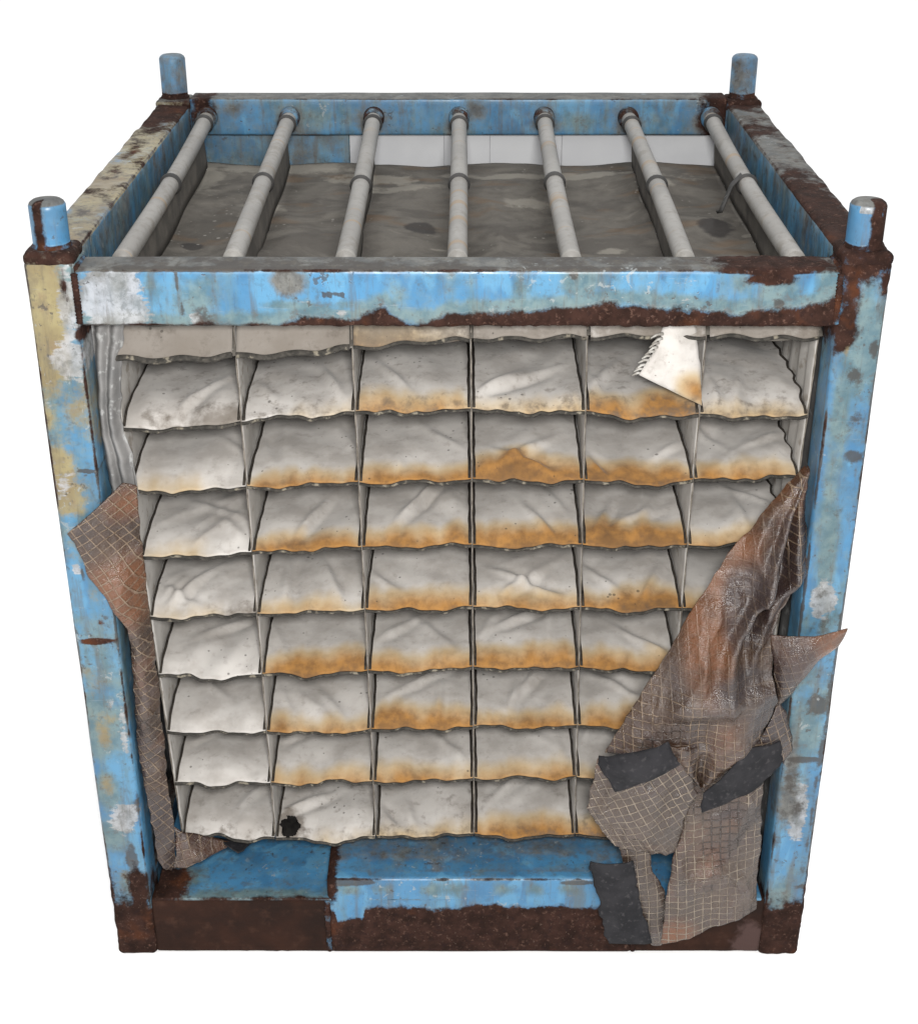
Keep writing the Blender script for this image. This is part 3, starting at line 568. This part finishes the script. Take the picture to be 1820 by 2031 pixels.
        if r == 8 and c == 1:
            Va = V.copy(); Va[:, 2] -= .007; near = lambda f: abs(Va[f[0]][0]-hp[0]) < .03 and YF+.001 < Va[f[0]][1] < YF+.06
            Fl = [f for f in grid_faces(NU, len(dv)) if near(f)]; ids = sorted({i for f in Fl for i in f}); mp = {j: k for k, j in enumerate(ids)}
            mesh('hole_shade_sheet', Va[ids], [[mp[i] for i in f] for f in Fl], M['hole_shade'], sh)  # added dark sheet under the hole, painting in its shade
        # dark hem along the lip and seams along both side edges
        lip = V[:NU].copy(); lip[:, 2] -= .0028; lip[:, 1] -= .0005
        rad = .0019 + .0018*np.clip(fbm(np.stack([u*1, one+sd, one], 1), 5, sd+9, 2)+.25, 0, 1)*(1.6 if c == 0 else 1.)
        h, hf = tube_mesh(lip, rad, 6); mesh('hem', h, hf, M['hem'], sh)
        for e, off in ((0, .0028), (NU-1, -.0028)):
            S = V[e::NU][:len(dv)-3:2].copy(); S[:, 0] += off; S[:, 2] += .0022 + fbm(S, 60, sd+e)*.002
            h, hf = tube_mesh(S, .0021+.001*fbm(S, 50, sd), 6); mesh('seam', h, hf, M['seam'], sh)
NU = 29
for i in range(7):
    nz, ny = 120, 22; Zs = np.linspace(rz[:, 8].mean(), 1.145, nz); Ys = np.concatenate([np.linspace(YF, .3, 16), np.linspace(.36, YB, 6)])
    P = np.array([(bx_at(i, z), y, z) for z in Zs for y in Ys]); one = P[:, :1]*0
    P[:, 0] = wallx(i, P[:, 1], P[:, 2])
    P[:, 1] += np.where(P[:, 1] < YF+.004, fbm(P, 25, i)*.008+.003, 0)
    dvd = mesh('divider', P, grid_faces(len(Ys), nz), M['wall'], ins, solid=.0016)
    S = P[::len(Ys)].copy(); S[:, 1] -= .0008
    h, hf = tube_mesh(S, .0012+.0004*np.sin(np.arange(nz)*.7), 6); mesh('binding', h, hf, M['bind'], dvd)
# dusty cover over the pockets
nx, ny = 200, 150; X = np.linspace(-.515, .53, nx); Yc = np.concatenate([np.linspace(0, .06, 14), np.linspace(.07, .93, ny-14)])
P = []
for d in Yc:
    k = 1-np.exp(-d/.04); zl = zlip(0, X) + .004*np.sin(X*38) + .004*fbm(np.stack([X, X*0, X*0], 1), 22, 3)
    P.append(np.stack([X, X*0+YF-.006+d, zl + (1.163-.012*np.clip(d/.9, 0, 1)-zl)*k], 1))
P = np.concatenate(P); dd = np.repeat(Yc, nx)
hangx = lambda y: [txf[i]+(txb[i]-txf[i])*(y-.07)/.93 for i in range(7)]
P[:, 2] += np.clip(dd/.08, 0, 1)*(fbm(P, 7, 1, 4)*.022*np.clip((.95-dd)*6, .25, 1) + fbm(P, 18, 4, 2)*.008 + (ridged(P*np.array([1, .45, 0])+fbm(P, 5, 9)[:, None]*.15, 4.5, 17, 1)-.3)*.02*np.clip((.93-dd)*8, .15, 1)) + np.where(dd > .88, .003*np.sin(P[:, 0]*21), 0)
m1 = np.zeros((len(P), 3))
for px, py, a, b in ((835, 440, .028, .035), (1420, 440, .03, .05), (380, 470, .02, .02)):
    q = at(px, py, z=1.166); m1[:, 0] = np.maximum(m1[:, 0], np.clip(1-.5*np.hypot((P[:, 0]-q[0])/a, (P[:, 1]-q[1])/b), 0, 1))
for px, py, a, b in ((1320, 345, .02, .03), (1215, 490, .03, .02), (1335, 460, .02, .016), (1490, 455, .016, .016), (870, 480, .02, .008), (390, 340, .07, .16), (520, 400, .05, .06), (740, 340, .1, .05), (1100, 335, .3, .03), (560, 320, .16, .05), (1050, 390, .06, .04), (800, 360, .1, .04)):
    q = at(px, py, z=1.166); m1[:, 1] = np.maximum(m1[:, 1], np.clip(.95-.5*np.hypot((P[:, 0]-q[0])/a, (P[:, 1]-q[1])/b), 0, 1))
cover = mesh('top_cover', P, grid_faces(nx, len(Yc)), M['cover'], ins, {'m1': m1}, solid=.002)
# pale front lips of the cover, one to each column, hanging below the rail
for c in range(6):
    u = np.linspace(0, 1, NU); xa, xb = bx_at(c, 1.1)+.003, bx_at(c+1, 1.1)-.003; X0 = xa+u*(xb-xa); rows = []
    for d in np.linspace(0, .05, 10):
        zl = np.interp(X0, rx, rz0)+.006*fbm(np.stack([X0, X0*0+c, X0*0], 1), 24, 5); rows.append(np.stack([X0, X0*0+YF-.014+d*.55, zl + d*.8 + .003*np.sin(u*14+c)], 1))
    V = np.concatenate(rows); d_ = np.repeat(np.linspace(0, .05, 10), NU); st = np.clip(.95-d_/.03*.5, 0, 1)*(.62 if c == 2 else .1)*np.clip(1.2-np.tile(u, 10)*.8, 0, 1)
    lp = mesh('cover_lip', V, grid_faces(NU, 10), M['cloth'], ins, {'m1': np.stack([st, .8+fbm(V, 20, c)*.7+(.35 if c < 2 else 0), st*0], 1)}, solid=.0018)
    L = V[:NU].copy(); L[:, 2] -= .002; h, hf = tube_mesh(L, .0048 if c < 2 else .003, 6); mesh('hem', h, hf, M['hem'], lp)
# loops that hang the insert from the tubes
for i in range(7):
    ny = 70; rows = []
    for k, zf in enumerate(np.linspace(0, 1, 5)):
        for y in np.linspace(.1, .93, ny):
            xt = txf[i]+(txb[i]-txf[i])*(y-.07)/.93
            rows.append((xt + .0015*math.sin(y*17+i) + (1-zf)*.004, y, 1.160 + zf*(TZ-TR+.002-1.160)))
    V = np.array(rows); Fc = grid_faces(ny, 5)
    mesh('hanging_loop', V, Fc, M['hanger'], ins, solid=.002)
# torn white corner with frayed threads, hanging over the fifth column
def loft(L, R, nu, nv, bulge=0., fold=.0, seed=0, fscale=9, wave=None, rag=.009, crum=.0):
    def res(poly):
        Q = np.array([at(p[0], p[1], y=p[2]) for p in poly]); s = np.concatenate([[0], np.cumsum(np.linalg.norm(np.diff(Q, axis=0), axis=1))]); s /= s[-1]
        t = np.linspace(0, 1, nv); return np.stack([np.interp(t, s, Q[:, k]) for k in range(3)], 1)
    A, B = res(L), res(R); u = np.linspace(0, 1, nu)
    for E_, q in ((A, 1), (B, 2)): E_[:, 0] += fbm(E_, 55, seed+q, 3)*rag; E_[:, 2] += fbm(E_, 48, seed+q+5, 3)*rag
    P = (A[:, None]*(1-u)[None, :, None] + B[:, None]*u[None, :, None]); uu = np.tile(u, nv); vv = np.repeat(np.linspace(0, 1, nv), nu)
    P = P.reshape(-1, 3); e = np.sin(np.pi*uu)**.6
    P[:, 1] -= bulge*np.sin(np.pi*uu)*np.sin(np.pi*np.clip(vv*.9+.1, 0, 1)) + 0
    P[:, 1] += e*fbm(P*np.array([1, .2, .5]), fscale, seed, 3)*fold
    if crum: Q = P*np.array([1, .1, .6])+fbm(P, 7, seed+8)[:, None]*.1; P[:, 1] -= (ridged(Q, 12, seed+9, 3)-.3)*crum*np.clip(e*1.5, .2, 1)
    if wave is not None: P[:, 1] += wave(uu, vv, P)
    return P, grid_faces(nu, nv), uu, vv
V, Fc, uu, vv = loft([(1318, 640, YF-.014), (1300, 690, YF-.016), (1268, 742, YF-.02)], [(1378, 640, YF-.01), (1388, 720, YF-.01), (1391, 803, YF-.006)], 14, 18, .006, .02, 5, 16)
m1 = np.stack([np.clip(.8-np.hypot((uu-.9)/.35, (vv-.85)/.25)*.5, 0, 1), vv*0+.28, vv*0], 1)
tf = mesh('torn_flap', V, Fc, M['cloth'], ins, {'m1': m1}, solid=.0018); tag(tf, 'torn white cloth corner with a frayed edge')
for k in range(10):
    f = k/9; a = at(1316-f*44+random.uniform(-2, 2), 662+f*78, y=YF-.017)
    b = a + np.array([-.012-random.random()*.006, -.003, -.002-random.random()*.006]); mid = (a+b)/2+np.array([0, -.002, .003])
    h, hf = tube_mesh([a, mid, b], [.0026, .002, .001], 5); mesh('thread', h, hf, M['thread'], tf)
# ------------------------------------------------------------------ torn curtains
def cuv(P, a=0., seed=0):
    x = P[:, 0]; z = P[:, 2]*1.02; w = fbm(P, 6, seed, 2)*.012
    return np.stack([x*math.cos(a)+z*math.sin(a)+w, z*math.cos(a)-x*math.sin(a)+w], 1)
def blob_at(P, lst):
    r = np.zeros(len(P))
    for px, py, rx_, ry_, s in lst:
        q = at(px, py, y=-.02); ex = rx_/1250; ez = ry_/1150
        r = np.maximum(r, s*np.clip(1-.5*np.hypot((P[:, 0]-q[0])/ex, (P[:, 2]-q[2])/ez), 0, 1))
    return r
def sheet(name, L, R, nu, nv, mat, parent, a=0., orange=(), dark=(), gone=(), **kw):
    P, Fc, uu, vv = loft(L, R, nu, nv, **kw)
    m1 = np.stack([blob_at(P, orange), blob_at(P, dark), blob_at(P, gone)], 1)
    return mesh(name, P, Fc, mat, parent, {'m1': m1}, uv=cuv(P, a, kw.get('seed', 0)), solid=.0022)
lc = empty('torn_curtain', tuple(at(330, 1724, y=.03)), 'narrow torn brown tarpaulin curtain hanging down beside the left post', 'curtain', 'torn curtains of the crate')
FY = -.014
P, Fc, uu, vv = loft([(178, 640, .062), (190, 800, .056), (206, 905, .048), (222, 985, .04)], [(244, 640, .052), (238, 830, .05), (262, 905, .046), (276, 985, .04)], 24, 60, .008, .05, 2, 14, wave=lambda u, v, P: .006*np.sin(u*14+v*2))
mesh('curtain_top', P, Fc, M['grey'], lc, solid=.002)
sheet('curtain_strip', [(130, 1056, FY-.006), (148, 1078, FY-.004), (173, 1137, FY-.002), (211, 1189, FY), (230, 1217, FY), (256, 1252, .0), (260, 1287, .012), (265, 1346, .016), (274, 1478, .02), (291, 1579, .022), (313, 1704, .022), (330, 1726, .02)],
      [(246, 960, .02), (272, 962, .03), (277, 1053, .034), (288, 1147, .034), (298, 1229, .034), (309, 1322, .036), (318, 1403, .036), (326, 1507, .036), (333, 1560, .036), (346, 1640, .036), (349, 1709, .036), (338, 1726, .03)],
      40, 200, M['tarp'], lc, a=.5, orange=[(230, 1190, 60, 70, 1.2), (240, 1020, 50, 40, .8)], dark=[(310, 1690, 60, 100, .9), (160, 1070, 40, 40, .5)], bulge=.014, fold=.03, seed=3, fscale=11, crum=.014)
sheet('curtain_tail', [(346, 1640, .05), (350, 1690, .03), (345, 1722, .02)], [(470, 1668, .09), (420, 1695, .05), (370, 1722, .02)], 20, 24, M['tarp'], lc, a=.3, dark=[(430, 1675, 80, 60, 1.5), (380, 1690, 60, 40, 1.)], bulge=.01, fold=.03, seed=8, crum=.014)
h = sheet('hook_band', [(428, 1662, .084), (470, 1690, .04)], [(502, 1672, .088), (472, 1692, .04)], 12, 10, M['band'], lc, bulge=.004)
rc = empty('torn_curtain', tuple(at(1420, 1870, y=-.01)), 'large crumpled brown tarpaulin curtain slumped against the right post', 'curtain', 'torn curtains of the crate')
def ridge(uu, vv, P):
    # a fold runs down from the hanging point, with a cross crease below
    c = np.interp(vv, [0, .25, .5, .62, 1], [.5, .55, .62, .7, .5])
    r = -.03*np.exp(-((uu-c)/.07)**2)*np.clip(vv*4, 0, 1)*np.clip((.66-vv)*6, 0, 1)
    r += .02*np.exp(-((uu-c-.14)/.1)**2)*np.clip(vv*4, 0, 1)*np.clip((.66-vv)*6, 0, 1)
    r += -.018*np.exp(-((vv-.6-.05*(uu-.5))/.03)**2)*np.clip(uu*3, 0, 1)
    r += .014*np.sin(uu*19+vv*5)*np.exp(-((vv-.3)/.2)**2)*np.clip((uu-.5)*4, 0, 1)
    return r + .007*np.sin(uu*11+vv*3)*np.clip((vv-.6)*4, 0, 1)
ms = sheet('curtain_sheet', [(1597, 922, .02), (1571, 946, .012), (1531, 992, .0), (1491, 1045, -.01), (1441, 1105, -.016), (1375, 1205, -.022), (1328, 1284, -.026), (1289, 1347, -.03), (1242, 1420, -.034), (1200, 1495, -.034), (1265, 1483, -.05), (1298, 1463, -.056), (1328, 1490, -.056), (1355, 1527, -.05), (1388, 1562, -.045)],
      [(1601, 920, .022), (1597, 1022, .014), (1607, 1118, .004), (1608, 1141, -.004), (1570, 1185, -.012), (1549, 1221, -.02), (1534, 1258, -.03), (1530, 1334, -.034), (1541, 1390, -.034), (1500, 1477, -.044), (1461, 1523, -.05), (1418, 1556, -.05), (1390, 1564, -.045)],
      110, 200, M['tarp'], rc, a=.06, orange=[(1400, 1230, 50, 110, 1.1), (1470, 1110, 40, 80, .9), (1430, 1420, 60, 60, .6), (1340, 1500, 60, 40, .4), (1555, 980, 30, 40, .6)], dark=[(1480, 1190, 44, 80, 1.2), (1470, 1330, 70, 34, .9), (1560, 1120, 50, 90, 1.), (1510, 1400, 40, 80, .9)], gone=[(1440, 1180, 90, 110, .7), (1480, 1350, 60, 60, .45)],
      bulge=.03, fold=.04, seed=12, fscale=13, wave=ridge, crum=.03)
sheet('corner_flap', [(1528, 1258, -.028), (1531, 1300, -.03), (1536, 1350, -.03), (1545, 1398, -.028)], [(1680, 1246, -.03), (1666, 1278, -.03), (1618, 1312, -.028), (1553, 1392, -.026)], 30, 26, M['tarp'], rc, a=.4, orange=[(1610, 1280, 80, 50, 1.1), (1670, 1260, 40, 40, 1.1)], dark=[(1560, 1290, 60, 60, 1.), (1620, 1320, 60, 30, .8)], gone=[(1600, 1280, 60, 40, .5)], bulge=.016, fold=.03, seed=15, crum=.014)
sheet('curtain_fold', [(1500, 1474, -.034), (1478, 1490, -.036)], [(1541, 1388, -.02), (1562, 1420, -.016), (1573, 1490, -.014), (1550, 1512, -.018)], 20, 20, M['tarp'], rc, a=.3, dark=[(1540, 1450, 60, 60, .9)], bulge=.008, fold=.03, seed=17, crum=.014)
sheet('curtain_flap', [(1187, 1500, -.050), (1163, 1602, -.054), (1181, 1629, -.054), (1219, 1679, -.05)], [(1347, 1500, -.056), (1382, 1570, -.05), (1355, 1626, -.056), (1338, 1688, -.05)], 60, 60, M['tarp2'], rc, a=.5, bulge=.022, fold=.02, seed=19, crum=.028)
hb = sheet('hook_band', [(1187, 1495, -.068), (1187, 1516, -.072), (1199, 1537, -.074), (1224, 1568, -.076)], [(1318, 1472, -.076), (1332, 1492, -.08), (1347, 1515, -.082), (1340, 1522, -.082)], 30, 18, M['band'], rc, bulge=.024, fold=.012, seed=21, crum=.012, rag=.02,
      wave=lambda u, v, P: -.0)
sheet('hook_band', [(1395, 1577, -.052), (1394, 1609, -.052)], [(1477, 1487, -.062), (1549, 1470, -.036), (1551, 1507, -.036), (1511, 1556, -.044)], 30, 18, M['band'], rc, bulge=.006, fold=.014, seed=23, crum=.012, rag=.02)
sheet('curtain_tail', [(1372, 1540, -.034), (1356, 1635, -.04), (1334, 1703, -.044), (1321, 1779, -.046), (1309, 1872, -.04)], [(1512, 1520, -.016), (1509, 1612, -.018), (1507, 1672, -.018), (1500, 1740, -.016), (1498, 1801, -.014)], 60, 90, M['tarp2'], rc, a=.06, orange=[(1340, 1840, 50, 50, .9), (1400, 1700, 60, 80, .6), (1450, 1780, 40, 40, .5)], dark=[(1440, 1600, 60, 30, .7)], bulge=.012, fold=.02, seed=25, crum=.028)
sheet('curtain_strip', [(1226, 1672, -.03), (1236, 1712, -.034), (1258, 1780, -.036), (1290, 1872, -.03)], [(1290, 1680, -.03), (1294, 1730, -.032), (1320, 1767, -.034), (1312, 1871, -.03)], 16, 40, M['tarp2'], rc, a=.1, bulge=.006, fold=.012, seed=27, crum=.014)
sheet('hook_band', [(1168, 1712, -.034), (1180, 1770, -.036), (1206, 1872, -.034)], [(1256, 1708, -.042), (1268, 1780, -.042), (1292, 1868, -.038)], 20, 30, M['band'], rc, bulge=.006, fold=.01, seed=29, crum=.012, rag=.02)
